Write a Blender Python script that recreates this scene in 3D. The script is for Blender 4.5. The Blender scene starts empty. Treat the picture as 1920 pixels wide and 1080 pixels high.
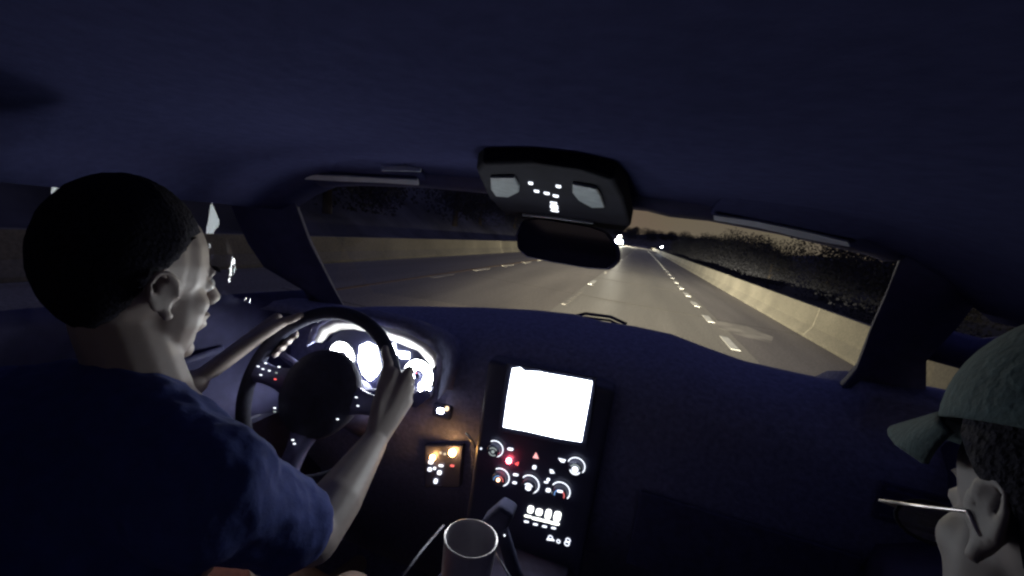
import bpy, bmesh, math, random
from mathutils import Vector, Matrix
C = bpy.context.scene
COL = C.collection
rnd = random.Random(7)
PI = math.pi
H = 1.67                                   # eye height of the camera above the road
F = 800.0                                  # focal length in pixels of a 1920 wide picture

# ------------------------------------------------------------------ camera
def basis(vp=(1205, 458), slope=.145):
    f = Vector((vp[0]-960, -(vp[1]-540), -F)).normalized()
    h = Vector((vp[0]-960+1000, -(vp[1]+slope*1000-540), -F))
    u = h.cross(f).normalized()
    if u.y < 0: u = -u
    return f.cross(u), f, u
BR, BF, BU = basis()
cam_d = bpy.data.cameras.new('camera'); cam = bpy.data.objects.new('camera', cam_d); COL.objects.link(cam)
cam_d.sensor_width = 36; cam_d.lens = 36*F/1920
cam_d.clip_start = .01; cam_d.clip_end = 3000
cam.matrix_world = Matrix(((*BR, 0), (*BF, 0), (*BU, H), (0, 0, 0, 1)))
C.camera = cam

def ray(px, py):
    c = Vector((px-960, -(py-540), -F))
    return Vector((c.dot(BR), c.dot(BF), c.dot(BU)))
def onY(px, py, Y):                        # the point of the photograph on the plane y = Y (metres, z from eye level)
    r = ray(px, py); return r*(Y/r.y)
def onZ(px, py, Z):
    r = ray(px, py); return r*(Z/r.z)
def onX(px, py, X):
    r = ray(px, py); return r*(X/r.x)

# ------------------------------------------------------------------ world: night sky with city glow near the horizon
W = bpy.data.worlds.new('World'); C.world = W; W.use_nodes = True
nt = W.node_tree; nt.nodes.clear()
wo = nt.nodes.new('ShaderNodeOutputWorld'); bg = nt.nodes.new('ShaderNodeBackground')
tc = nt.nodes.new('ShaderNodeTexCoord'); sx = nt.nodes.new('ShaderNodeSeparateXYZ')
cr = nt.nodes.new('ShaderNodeValToRGB'); nz = nt.nodes.new('ShaderNodeTexNoise'); mx = nt.nodes.new('ShaderNodeMix')
mx.data_type = 'RGBA'; mx.blend_type = 'MULTIPLY'; mx.inputs[0].default_value = .22
nz.inputs['Scale'].default_value = 5
el = cr.color_ramp.elements
el[0].position = 0; el[0].color = (.19, .148, .1, 1)
el[1].position = .75; el[1].color = (.035, .04, .11, 1)
e = el.new(.10); e.color = (.165, .13, .09, 1)
e = el.new(.30); e.color = (.055, .055, .095, 1)
nt.links.new(tc.outputs['Generated'], sx.inputs[0]); nt.links.new(sx.outputs['Z'], cr.inputs[0])
nt.links.new(tc.outputs['Generated'], nz.inputs['Vector'])
nt.links.new(cr.outputs[0], mx.inputs[6]); nt.links.new(nz.outputs['Color'], mx.inputs[7])
nt.links.new(mx.outputs[2], bg.inputs[0]); nt.links.new(bg.outputs[0], wo.inputs[0])
bg.inputs[1].default_value = 1.0

C.view_settings.view_transform = 'Standard'; C.view_settings.look = 'None'
C.view_settings.exposure = 0; C.view_settings.gamma = 1; C.view_settings.use_curve_mapping = False
C.render.engine = 'CYCLES'
C.cycles.use_denoising = True; C.cycles.pixel_filter_type = 'BLACKMAN_HARRIS'; C.cycles.filter_width = 2.4
C.cycles.max_bounces = 8; C.cycles.transparent_max_bounces = 12
C.cycles.sample_clamp_indirect = 1.5; C.cycles.caustics_reflective = False; C.cycles.caustics_refractive = False

# ------------------------------------------------------------------ helpers
def mat(name, col, rough=.7, metal=0, noise=.25, scale=30, bump=.0, spec=.5, coat=0, stretch=(1, 1, 1), grain=0):
    m = bpy.data.materials.new(name); m.use_nodes = True
    n = m.node_tree; b = n.nodes['Principled BSDF']
    b.inputs['Roughness'].default_value = rough; b.inputs['Metallic'].default_value = metal
    b.inputs['Specular IOR Level'].default_value = spec; b.inputs['Coat Weight'].default_value = coat
    t = n.nodes.new('ShaderNodeTexNoise'); t.inputs['Scale'].default_value = scale; t.inputs['Detail'].default_value = 5
    g = n.nodes.new('ShaderNodeTexCoord'); mp_ = n.nodes.new('ShaderNodeMapping'); mp_.inputs['Scale'].default_value = stretch
    n.links.new(g.outputs['Object'], mp_.inputs[0]); n.links.new(mp_.outputs[0], t.inputs['Vector'])
    r = n.nodes.new('ShaderNodeValToRGB')
    r.color_ramp.elements[0].position = .3; r.color_ramp.elements[1].position = .7
    r.color_ramp.elements[0].color = (*[c*(1-noise) for c in col], 1)
    r.color_ramp.elements[1].color = (*[min(1, c*(1+noise)) for c in col], 1)
    n.links.new(t.outputs['Fac'], r.inputs[0]); src = r.outputs[0]
    if grain:                              # fine stone grain over the broad tone
        t2 = n.nodes.new('ShaderNodeTexNoise'); t2.inputs['Scale'].default_value = 22; t2.inputs['Detail'].default_value = 8; n.links.new(g.outputs['Object'], t2.inputs['Vector'])
        r2 = n.nodes.new('ShaderNodeMapRange'); r2.inputs[1].default_value = .3; r2.inputs[2].default_value = .7; r2.inputs[3].default_value = 1-grain; r2.inputs[4].default_value = 1+grain
        n.links.new(t2.outputs['Fac'], r2.inputs[0])
        m2 = n.nodes.new('ShaderNodeVectorMath'); m2.operation = 'SCALE'; n.links.new(src, m2.inputs[0]); n.links.new(r2.outputs[0], m2.inputs['Scale']); src = m2.outputs[0]
    n.links.new(src, b.inputs['Base Color'])
    if bump:
        u = n.nodes.new('ShaderNodeBump'); u.inputs['Strength'].default_value = bump; u.inputs['Distance'].default_value = .01
        n.links.new(t.outputs['Fac'], u.inputs['Height']); n.links.new(u.outputs[0], b.inputs['Normal'])
    return m
def emis(name, col, s):
    m = bpy.data.materials.new(name); m.use_nodes = True
    n = m.node_tree; b = n.nodes['Principled BSDF']
    b.inputs['Base Color'].default_value = (*[c*.5 for c in col], 1)
    b.inputs['Emission Color'].default_value = (*col, 1); b.inputs['Emission Strength'].default_value = s
    return m
def glass(name, ior=1.5, tint=(.93, .95, .96)):
    m = bpy.data.materials.new(name); m.use_nodes = True
    n = m.node_tree; n.nodes.clear()
    o = n.nodes.new('ShaderNodeOutputMaterial'); x = n.nodes.new('ShaderNodeMixShader')
    t = n.nodes.new('ShaderNodeBsdfTransparent'); t.inputs[0].default_value = (*tint, 1)
    g = n.nodes.new('ShaderNodeBsdfGlossy'); g.inputs['Roughness'].default_value = .0
    f = n.nodes.new('ShaderNodeFresnel'); f.inputs[0].default_value = ior
    gm = n.nodes.new('ShaderNodeNewGeometry'); ii = n.nodes.new('ShaderNodeMix')      # same reflectance from both sides of the sheet
    ii.inputs[2].default_value = ior; ii.inputs[3].default_value = 1/ior
    n.links.new(gm.outputs['Backfacing'], ii.inputs[0]); n.links.new(ii.outputs[0], f.inputs[0])
    n.links.new(f.outputs[0], x.inputs[0]); n.links.new(t.outputs[0], x.inputs[1]); n.links.new(g.outputs[0], x.inputs[2])
    n.links.new(x.outputs[0], o.inputs[0])
    return m

class MB:
    """collects shapes, in metres from the point under the camera; z counts from eye level"""
    def __init__(s): s.v = []; s.f = []; s.m = []; s.mi = 0
    def add(s, vs, fs):
        k = len(s.v); s.v += [Vector(v) for v in vs]; s.f += [tuple(i+k for i in f) for f in fs]; s.m += [s.mi]*len(fs)
        return s
    def box(s, c, d, rot=None):
        c = Vector(c); R = rot or Matrix.Identity(3)
        vs = [c + R @ Vector((x*d[0]/2, y*d[1]/2, z*d[2]/2)) for x in (-1, 1) for y in (-1, 1) for z in (-1, 1)]
        return s.add(vs, [(0, 1, 3, 2), (4, 6, 7, 5), (0, 4, 5, 1), (2, 3, 7, 6), (0, 2, 6, 4), (1, 5, 7, 3)])
    def grid(s, rows, closed=False):
        n = len(rows[0]); vs = [p for r in rows for p in r]; fs = []
        for i in range(len(rows)-1):
            for j in range(n if closed else n-1):
                a = i*n+j; b = i*n+(j+1) % n
                fs.append((a, b, b+n, a+n))
        return s.add(vs, fs)
    def tube(s, path, r, seg=10, closed=False, flat=1.0):
        P = [Vector(p) for p in path]; n = len(P); rr = r if isinstance(r, (list, tuple)) else [r]*n
        rows = []; ref = None
        for i, p in enumerate(P):
            a = P[(i-1) % n] if (closed or i > 0) else P[i]; b = P[(i+1) % n] if (closed or i < n-1) else P[i]
            t = (b-a).normalized()
            if ref is None: ref = t.orthogonal().normalized()
            ref = (ref - t*ref.dot(t)).normalized(); q = t.cross(ref)
            rows.append([p + (ref*math.cos(2*PI*k/seg) + q*math.sin(2*PI*k/seg)*flat)*rr[i] for k in range(seg)])
        if closed: rows.append(rows[0][:]); s.grid(rows, True)
        else:
            k = len(s.v); s.grid(rows, True)
            s.f.append(tuple(range(k, k+seg))[::-1]); s.m.append(s.mi)
            s.f.append(tuple(range(k+(n-1)*seg, k+n*seg))); s.m.append(s.mi)
        return s
    def ell(s, c, r, R=None, nu=16, nv=10):
        c = Vector(c); R = R or Matrix.Identity(3)
        r = Vector((r, r, r)) if isinstance(r, (int, float)) else Vector(r)
        rows = []
        for i in range(nv+1):
            a = PI*i/nv; a = min(max(a, .02), PI-.02)
            rows.append([c + R @ Vector((r.x*math.sin(a)*math.cos(2*PI*j/nu), r.y*math.sin(a)*math.sin(2*PI*j/nu), -r.z*math.cos(a))) for j in range(nu)])
        k = len(s.v); s.grid(rows, True)
        s.f.append(tuple(range(k, k+nu))[::-1]); s.m.append(s.mi)
        s.f.append(tuple(range(k+nv*nu, k+(nv+1)*nu))); s.m.append(s.mi)
        return s
    def cap(s, a, b, ra, rb):                      # tapered capsule
        a = Vector(a); b = Vector(b)
        s.ell(a, ra); s.ell(b, rb)
        n = 5; s.tube([a.lerp(b, i/n) for i in range(n+1)], [ra+(rb-ra)*i/n for i in range(n+1)], 14)
        return s
    def revolve(s, o, ax, prof, seg=28):           # prof: (radius, height along ax)
        o = Vector(o); ax = Vector(ax).normalized(); u = ax.orthogonal().normalized(); w = ax.cross(u)
        rows = [[o + ax*h + (u*math.cos(2*PI*j/seg) + w*math.sin(2*PI*j/seg))*max(r, 1e-4) for j in range(seg)] for r, h in prof]
        return s.grid(rows, True)
    def arc(s, o, u, w, r0, r1, a0, a1, lift=0, seg=28, th=.0008):   # flat ring segment with thickness
        o = Vector(o); u = Vector(u).normalized(); w = Vector(w).normalized(); n = w.cross(u)
        if n.y > 0: n = -n
        rows = []
        for i in range(seg+1):
            a = a0+(a1-a0)*i/seg; d = u*math.cos(a)+w*math.sin(a)
            rows.append([o+d*r0+n*lift, o+d*r0+n*(lift+th), o+d*r1+n*(lift+th), o+d*r1+n*lift])
        return s.grid(rows, True)
    def plate(s, pts, n, th):                      # polygon extruded along n
        n = Vector(n).normalized()*th; P = [Vector(p) for p in pts]; k = len(P)
        return s.add(P+[p+n for p in P], [tuple(range(k))[::-1], tuple(range(k, 2*k))]+[(i, (i+1) % k, (i+1) % k+k, i+k) for i in range(k)])
    def build(s, name, mats, parent=None, smooth=False, bevel=0, sub=0, solid=0):
        me = bpy.data.meshes.new(name)
        me.from_pydata([(v.x, v.y, v.z+H) for v in s.v], [], s.f)
        o = bpy.data.objects.new(name, me); COL.objects.link(o)
        for m in (mats if isinstance(mats, (list, tuple)) else [mats]): me.materials.append(m)
        me.polygons.foreach_set('material_index', s.m)
        bm = bmesh.new(); bm.from_mesh(me); bmesh.ops.recalc_face_normals(bm, faces=bm.faces); bm.to_mesh(me); bm.free()
        if smooth: me.shade_smooth()
        if solid:
            q = o.modifiers.new('solid', 'SOLIDIFY'); q.thickness = solid; q.offset = 0
        if bevel:
            q = o.modifiers.new('bevel', 'BEVEL'); q.width = bevel; q.segments = 3; q.limit_method = 'ANGLE'
        if sub:
            q = o.modifiers.new('sub', 'SUBSURF'); q.levels = q.render_levels = sub
        if parent is not None: adopt(o, parent)
        return o
def adopt(o, parent):
    o.parent = parent; inv = Matrix.Identity(4); p = parent
    M = Matrix.Identity(4)
    while p: M = p.matrix_basis @ M if p.parent is None else p.matrix_parent_inverse @ p.matrix_basis @ M; p = p.parent
    o.matrix_parent_inverse = M.inverted()
def empty(name, loc, label, cat, group=None):
    o = bpy.data.objects.new(name, None); COL.objects.link(o); o.location = (loc[0], loc[1], loc[2]+H)
    o['label'] = label; o['category'] = cat
    if group: o['group'] = group
    return o
def tag(o, label, cat, group=None):
    o['label'] = label; o['category'] = cat
    if group: o['group'] = group
    return o
def remesh(o, voxel, it=4, disp=None):
    q = o.modifiers.new('r', 'REMESH'); q.mode = 'VOXEL'; q.voxel_size = voxel; q.use_smooth_shade = True
    q = o.modifiers.new('s', 'SMOOTH'); q.factor = .5; q.iterations = it
    if disp:
        t = bpy.data.textures.new('folds', 'CLOUDS'); t.noise_scale = disp[1]
        q = o.modifiers.new('d', 'DISPLACE'); q.texture = t; q.strength = disp[0]; q.mid_level = .5
    dg = bpy.context.evaluated_depsgraph_get()
    me = bpy.data.meshes.new_from_object(o.evaluated_get(dg)); me.shade_smooth()
    o.modifiers.clear(); o.data = me
    return o
def structure(o): o['kind'] = 'structure'; return o

# ------------------------------------------------------------------ materials
M = dict(
    asphalt=mat('pavement', (.34, .315, .262), .5, noise=.16, scale=1.3, bump=.2, stretch=(1, .06, 1), grain=.3),
    soil=mat('soil', (.05, .045, .03), .95, scale=.6),
    hill=mat('hillside scrub', (.11, .108, .13), .95, noise=.5, scale=.5),
    paint=mat('road paint', (.8, .78, .7), .5, noise=.12, scale=9),
    faded=mat('worn paint', (.34, .31, .26), .6, noise=.35, scale=4),
    yellow=mat('old yellow paint', (.27, .18, .09), .6, noise=.3, scale=6),
    concrete=mat('barrier concrete', (.25, .225, .165), .85, noise=.22, scale=1.2, bump=.15, grain=.2, stretch=(1, .5, .4)),
    leaf=mat('leaf', (.05, .05, .055), 1, noise=.2, scale=3, spec=.1),
    bark=mat('bark', (.06, .045, .03), .9),
    lining=mat('headliner cloth', (.047, .050, .125), .95, noise=.1, scale=60, spec=0, bump=.08),
    trim=mat('dark trim plastic', (.1, .1, .21), .6, noise=.2, scale=60, bump=.08),
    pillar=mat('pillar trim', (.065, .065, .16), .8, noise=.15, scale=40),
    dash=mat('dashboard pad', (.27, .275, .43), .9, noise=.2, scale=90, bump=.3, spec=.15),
    gloss=mat('gloss black panel', (.06, .063, .12), .4, noise=.1),
    leather=mat('black leather', (.03, .031, .06), .85, noise=.2, scale=80, bump=.1),
    seat=mat('seat cloth', (.2, .2, .4), .9, noise=.25, scale=50, bump=.2),
    silver=mat('satin silver', (.5, .5, .52), .35, .7, noise=.05),
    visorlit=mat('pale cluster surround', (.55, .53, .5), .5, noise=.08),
    grey=mat('lightened visor edge', (.75, .78, .85), .7, noise=.1),  # raised pale to stand in for screen light on the visor edges
    lens=mat('frosted lamp lens', (.5, .56, .58), .35, noise=.15, scale=60, bump=.3),
    mirror=mat('mirror glass', (.05, .05, .09), .06, .8, noise=.0),
    paintcar=mat('dark car paint', (.03, .032, .045), .3, .2, noise=.05, coat=.6),
    black=mat('matt black housing', (.012, .012, .024), .9, spec=.2),
    rubber=mat('rubber', (.05, .05, .09), .95, spec=.1),
    skin2=mat('dimmed skin', (.19, .165, .165), .6, noise=.1, scale=25, spec=.3),  # darker copy of skin; the passenger's dim light is in the colour
    skin=mat('skin', (.33, .275, .255), .55, noise=.08, scale=25),
    hair=mat('dark hair', (.016, .015, .025), .95, noise=.4, scale=200, bump=.6, spec=.15),
    shirt=mat('blue shirt cloth', (.028, .045, .2), .9, noise=.12, scale=60, bump=.2),
    shorts=mat('rust red shorts cloth', (.16, .06, .05), .95, noise=.2, scale=60),
    cap=mat('dark green cap cloth', (.04, .068, .075), .95, noise=.2, scale=160, bump=.25),
    jacket=mat('dark navy jacket cloth', (.03, .03, .07), .95, noise=.25, scale=50),
    steel=mat('brushed steel', (.55, .5, .5), .3, .8, noise=.1, scale=40),
    cup=mat('tumbler wall', (.42, .39, .43), .35, .3, noise=.12, scale=20),
    white_eye=mat('eye', (.6, .6, .6), .2, noise=.02),
    glass=glass('window glass'), spec=glass('spectacle lens', 1.3, (.99, .99, .99)),
    e_screen=emis('screen light', (.86, .95, 1), 13),
    e_gauge=emis('gauge light', (.93, .98, 1), 60),
    e_icon=emis('icon light', (.85, .9, 1), 2),
    e_icon2=emis('bright icon light', (.97, 1, .9), 4),
    e_dim=emis('dim icon light', (.7, .8, .8), .5),
    e_red=emis('red lamp', (1, .1, .12), 40),
    e_redi=emis('red icon', (1, .12, .12), 1.6),
    e_orange=emis('orange lamp', (1, .5, .14), 55),
    e_blue=emis('blue arc', (.25, .5, 1), .7),
    e_pink=emis('red arc', (1, .2, .2), .9),
    e_head=emis('oncoming lamp', (1, .93, .75), 3000),
    e_white=emis('far white lamp', (.85, .95, 1), 200),
)

# ------------------------------------------------------------------ ground, road, markings
G = -H
def strip(name, x0, x1, y0, y1, z, m, parent=None, ny=1):
    b = MB(); b.grid([[(x0, y0+(y1-y0)*i/ny, z), (x1, y0+(y1-y0)*i/ny, z)] for i in range(ny+1)])
    return b.build(name, m, parent)
structure(strip('ground', -900, 900, -900, 1800, G-.02, M['soil'], ny=4))
road = structure(strip('road', -7.9, 4.3, -40, 420, G, M['asphalt'], ny=20))
M['asphalt_dark'] = mat('shoulder pavement', (.235, .212, .19), .65, noise=.2, scale=1.4, bump=.2, stretch=(1, .08, 1), grain=.3)
strip('shoulder', 2.2, 4.15, -40, 300, G+.0015, M['asphalt_dark'], road, ny=20)
strip('lane_surface', -7.6, -1.62, -40, 300, G+.0015, mat('dimmed pavement', (.25, .222, .187), .65, noise=.18, scale=1.1, bump=.2, stretch=(1, .08, 1), grain=.3), road, ny=20)  # darker sheet: weaker light on the left lanes put into the colour
M['warm_paint'] = mat('yellow white paint', (.8, .74, .58), .5, noise=.1, scale=9)
def dash_mark(name, x, y0, y1, w, m, skew=0):
    b = MB(); b.box((x, (y0+y1)/2, G+.004), (w, y1-y0, .008)); return b.build(name, m, road)
y = 8.62
for k in range(46):                       # short dotted line on the right of our lane
    dash_mark('lane_dash', 1.97, y+rnd.uniform(-.1, .1), y+1.25+rnd.uniform(-.15, .15), .17, M['paint']); y += 2.86 if k < 6 else 3.1
for y in [2.5, 10.0] + [22+12*k for k in range(14)]:
    dash_mark('lane_dash', -1.53, y, y+3.1, .11, M['faded'])
for y in [4.0, 15.3] + [27.5+12*k for k in range(12)]:
    dash_mark('lane_dash', -1.53, y, y+1.7, .16, M['paint'])
y = 10.3
for k in range(40):
    dash_mark('edge_dash', -5.19, y, y+1.25, .16, M['warm_paint'] if k else M['faded']); y += 3.1
b = MB(); b.box((-5.36, 190, G+.003), (.13, 400, .006)); b.build('edge_line', M['yellow'], road)
# worn gore marking branching off to the right
b = MB(); pa = [onZ(*p, G+.002) for p in ((1336, 602), (1352, 603), (1400, 612), (1450, 632), (1446, 643), (1395, 632), (1350, 617))]
b.add([p+Vector((0, 0, .004)) for p in pa], [tuple(range(len(pa)))]); b.build('worn_marking', mat('scuffed paint', (.36, .33, .28), .7, noise=.35, scale=2.5), road)
b = MB()
for k in range(26): b.box(((-1.53-5.2)/2+3.7-.3, 6+k*6.2, G+.001), (11.9, .03, .003))
b.build('pavement_joint', M['soil'], road)['kind'] = 'stuff'

def barrier(x, side, label, h, y0, y1):
    # side: +1 the traffic face looks to +x
    root = empty('concrete_barrier', (x, 10, G), label, 'barrier')
    n = int((y1-y0)/12)
    prof = [(0, 0), (0, .07), (-.14*side*1, .28), (-.2*side, h), (-.36*side, h), (-.42*side, .28), (-.56*side, .07), (-.56*side, 0)]
    data = None
    for i in range(n):
        a = y0+i*12; c = y0+(i+1)*12-.012
        b = MB(); dx = rnd.uniform(-.003, .003); dh = rnd.uniform(-.004, .004)
        rows = [[(x+dx+px, yy, G+pz+(dh if pz > .3 else 0)) for px, pz in prof] for yy in (a, c)]
        b.grid(rows, True); b.f += [tuple(range(8)), tuple(range(8, 16))]; b.m += [0, 0]
        b.build('barrier_segment', M['concrete'], root, bevel=.012)
    return root
barrier(-7.75, 1, 'long low concrete barrier left of the road, seen through the windshield beside the driver', .68, -12, 260)
barrier(4.15, -1, 'brightly lit concrete barrier along the right edge of the road', .76, -12, 260)

# hillside to the left, low verge to the right
b = MB(); rows = []
for i in range(60):
    Y = -60+i*12; row = []
    for j, (dx, dz) in enumerate([(0, 0), (3, .3), (7, 3.0), (13, 8), (24, 15), (60, 22), (120, 18)]):
        wob = .25*math.sin(i*1.3+j)+.5*math.sin(i*.37+j*2)
        row.append((-9.2-dx+wob*(j > 0), Y, G-.015+max(0, dz*(1-.0012*max(0, Y)) + wob*.5*(j > 1))))
    rows.append(row)
structure(b.grid(rows).build('hill', M['hill'], smooth=True))
b = MB(); rows = []
for i in range(60):
    Y = -60+i*12
    rows.append([(4.72+dx, Y, G-.012+(dz+.15*math.sin(i*1.7+j))*(j > 0)) for j, (dx, dz) in enumerate([(0, 0), (2, .15), (6, .4), (20, .5), (90, 0)])])
structure(b.grid(rows).build('verge', M['soil'], smooth=True))

b = MB(); rows = []
for i in range(50):
    X = -260+i*12; hh = 13+2.2*math.sin(i*.55)+1.2*math.sin(i*1.7)+rnd.uniform(-.6, .6)
    rows.append([(X, 424, G-.02), (X, 432, G+hh*.5), (X, 446, G+hh), (X, 520, G+hh*.8), (X, 640, G-.5)])
structure(b.grid(rows).build('far_hill', M['hill']))
# ------------------------------------------------------------------ trees
def tree_mesh(seed, h, wdt, n):
    r = random.Random(seed); v = []; f = []
    cl = [(r.uniform(-.6, .6)*wdt/2, r.uniform(-.6, .6)*wdt/2, r.uniform(.28, .85)*h, r.uniform(.2, .42)*wdt) for _ in range(11)]
    for i in range(n):
        c = r.choice(cl); d = Vector((r.gauss(0, 1), r.gauss(0, 1), r.gauss(0, 1))).normalized()*c[3]*r.uniform(.5, 1.12)
        p = Vector(c[:3])+d*Vector((1, 1, 1)).x; p.z = max(p.z, .1)
        s = r.uniform(.03, .075)*wdt/3; a = Vector((r.gauss(0, 1), r.gauss(0, 1), r.gauss(0, 1))).normalized(); q = a.orthogonal().normalized(); w = a.cross(q)
        k = len(v); v += [p+q*s, p+w*s*.6, p-q*s, p-w*s*.6]; f.append((k, k+1, k+2, k+3))
    me = bpy.data.meshes.new('crown'); me.from_pydata([tuple(x) for x in v], [], f); me.materials.append(M['leaf'])
    b = MB(); b.tube([(0, 0, -.1-H), (.05, 0, h*.3-H), (-.03, .04, h*.6-H), (0, 0, h*.8-H)], [.035*h, .028*h, .018*h, .006*h], 8)
    for k in range(5):
        c = cl[k]; b.tube([(0, 0, h*.3-H+k*.05*h), (c[0]*.5, c[1]*.5, (h*.3+c[2])/2-H), (c[0], c[1], c[2]-H)], [.016*h, .01*h, .004*h], 6)
    t = b.build('trunk', M['bark']); tm = t.data; bpy.data.objects.remove(t)
    return me, tm
protos = [tree_mesh(11+i, 3.4, 3.4, 7000) for i in range(4)] 
def tree(x, y, s, z, label, group, i, name='tree'):
    o = empty(name, (x, y, z), label, 'tree' if name != 'bush' else 'bush', group)
    o.rotation_euler.z = rnd.uniform(0, 6.28); o.scale = (s*rnd.uniform(.9, 1.2), s*rnd.uniform(.9, 1.2), s)
    cme, tme = protos[i % 4]
    for nm, me in (('crown', cme), ('trunk', tme)):
        c = bpy.data.objects.new(nm, me); COL.objects.link(c); c.parent = o
for i in range(26):
    y = 9.5+i*4.6+rnd.uniform(-1, 1); x = 6.9+rnd.uniform(-.5, 1.3)+i*.12
    tree(x, y, (.86+.018*i)*rnd.uniform(.85, 1.12), G+.05, 'dark leafy bush in the row behind the right concrete barrier', 'bushes behind the right barrier', i, 'bush')
for i in range(22):
    y = 9+i*7+rnd.uniform(-2, 2); x = -13.5+rnd.uniform(-2, 1)
    tree(x, y, rnd.uniform(1.2, 1.9), G+1.2, 'dark tree on the hillside beyond the left barrier', 'trees on the dark left hillside', i)

for i in range(16):
    tree(-46+i*8+rnd.uniform(-2, 2), 434+rnd.uniform(-3, 3), rnd.uniform(2.6, 3.8), G+6, 'hazy dark tree on the far hill where the road ends', 'trees on the far hill', i)
# ------------------------------------------------------------------ oncoming lorry and far lamp
tx, ty = -9.75, 185.0
tr = empty('oncoming_truck', (tx, ty, G), 'oncoming truck with glaring headlights far up the road beside the mirror', 'truck')
b = MB(); b.box((tx, ty+1.2, G+2.1), (2.4, 2.2, 2.5)); b.build('cab', M['paintcar'], tr, bevel=.1)
b = MB(); b.box((tx, ty+6, G+2.4), (2.5, 7, 2.8)); b.build('cargo_box', M['paintcar'], tr, bevel=.04)
b = MB(); b.box((tx, ty+.06, G+2.6), (2.1, .04, .8)); b.build('windshield', M['gloss'], tr)
b = MB(); b.box((tx, ty+.0, G+.6), (2.4, .3, .4)); b.build('bumper', M['trim'], tr, bevel=.04)
for sx_ in (-1, 1):
    b = MB(); b.revolve((tx+sx_*.85, ty+.08, G+1.25), (0, -1, 0), [(0, .1), (.5, .12), (.75, .08), (.8, 0)]); b.build('headlight', M['e_head'], tr)  # discs oversized so that their spread stands in for lens glare
    b = MB(); b.revolve((tx+sx_*.4, ty+.08, G+3.42), (0, -1, 0), [(0, .1), (.12, .1), (.14, 0)]); b.build('glare_lamp', M['e_head'], tr)  # extra lamps added only to enlarge the truck's glare
for wx in (-1.05, 1.05):
    for wy in (1, 7.6):
        b = MB(); b.revolve((tx+wx-.12, ty+wy, G+.5), (1, 0, 0), [(0, 0), (.5, 0), (.5, .24), (0, .24)]); b.build('wheel', M['rubber'], tr)
q = onY(1241, 463, 95)
lp = empty('roadside_lamp', (q.x, 95, G), 'small blue-white lamp on a post far up the road', 'lamp')
b = MB(); b.tube([(q.x, 95, G), (q.x, 95, q.z-.12)], .06, 8); b.build('post', M['trim'], lp)
b = MB(); b.ell((q.x, 95, q.z), .13, nu=12, nv=8); b.build('bulb', M['e_white'], lp)

# ================================================================== THE CAR
X0 = -.145
car = empty('car', (X0, .9, G), 'dark car cabin seen from between the rear seats, dashboard, gauges and center screen lit', 'car')
def part(b, name, m, parent=car, **k): return b.build(name, m, parent, **k)

# --- floor, doors, roof, pillars
b = MB(); b.box((X0, .1, -1.27), (1.72, 2.4, .04)); part(b, 'cabin_floor', M['seat'])
def inner(Y): return .80-.12*max(0, (Y-.3))**2
b = MB(); rows = []
for i in range(25):
    Y = -.62+i*1.5/24
    zf = .092
    rows.append([(X0+s*(.74-.05*max(0, Y-.2)), Y, zf-.11*abs(s)**5-(.02*abs(s)**2)) for s in [k/10-1 for k in range(21)]])
hdr = rows[-1]
part(b.grid(rows), 'headliner', M['lining'], smooth=True, solid=.012)
# outer roof skin
b = MB(); rows2 = [[(p[0]*1.0, p[1], p[2]+.05) for p in r] for r in rows]
part(b.grid(rows2), 'roof', M['paintcar'], smooth=True)
# left side glass follows the body, slightly turned in at the front
gl = [(-.6, -1.01), (.0, -1.01), (.3, -1.0), (.55, -.985)]
b = MB(); wc = Vector((-.93, .77, -.08)); wc = onX(401, 430, -.93); wn = ((-wc).normalized()+(Vector((-.139, .9, -.38))-wc).normalized()).normalized()
def gx(Y, z): return wc.x-((Y-wc.y)*wn.y+(z-wc.z)*wn.z)/wn.x
part(MB().grid([[(gx(Y, z), Y, z) for z in (-.30, -.1, .06)] for Y in (.56, .7, .85, 1.08)]), 'side_window', M['glass'])
part(MB().grid([[(gx(.55, z)-.03*(.55-Y), Y, z) for z in (-.30, -.1, .06)] for Y in (-.1, .2, .55)]), 'side_window', M['glass'])
part(MB().grid([[(gx(.55, z)-.03*(.55-Y), Y, z) for z in (-.30, -.1, .06)] for Y in (-1.15, -.7, -.22)]), 'rear_side_window', M['glass'])
def door(side):
    d = MB(); rows = []
    for i in range(12):
        Y = -1.2+i*2.3/11
        xo = (X0+side*.78) if side > 0 else gx(max(Y, .55), -.3)-.02+.03*min(0, Y-.55)
        xi = xo-side*.0
        rows.append([(xo+side*.06, Y, -.29), (xo, Y, -.27), (xo-side*.03, Y, -.30), (xo-side*.02, Y, -.46), (xo-side*.11, Y, -.50), (xo-side*.12, Y, -.56), (xo-side*.03, Y, -.62), (xo-side*.03, Y, -1.25), (xo+side*.08, Y, -1.25)])
    p = part(d.grid(rows, True), 'door_panel', M['pillar'], smooth=True)
    h = MB(); xo = rows[9][3][0]
    h.tube([(xo-side*.005, .80, -.40), (xo-side*.04, .77, -.40), (xo-side*.04, .66, -.41), (xo-side*.005, .63, -.41)], .009, 8)
    part(h, 'door_handle', M['trim'], p, smooth=True)
    return p
dl = door(-1); dr = door(1)
part(MB().grid([[(X0+.79-.05*(z+.28), Y, z) for z in (-.28, -.1, .04)] for Y in (-.1, .4, 1.12)]), 'side_window', M['glass'])
part(MB().grid([[(X0+.79-.05*(z+.28), Y, z) for z in (-.28, -.1, .04)] for Y in (-1.15, -.7, -.22)]), 'rear_side_window', M['glass'])
def pillar(name, inn, out, th, parent=car):       # ribbon between two edges, given thickness
    b = MB(); rows = [[Vector(a), Vector(a).lerp(Vector(c), .5)+Vector((0, -.012, 0)), Vector(c)] for a, c in zip(inn, out)]
    return part(b.grid(rows), name, M['pillar'], parent, smooth=True, solid=th)
E0 = lambda px, py, Y: tuple(onY(px, py, Y))
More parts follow.
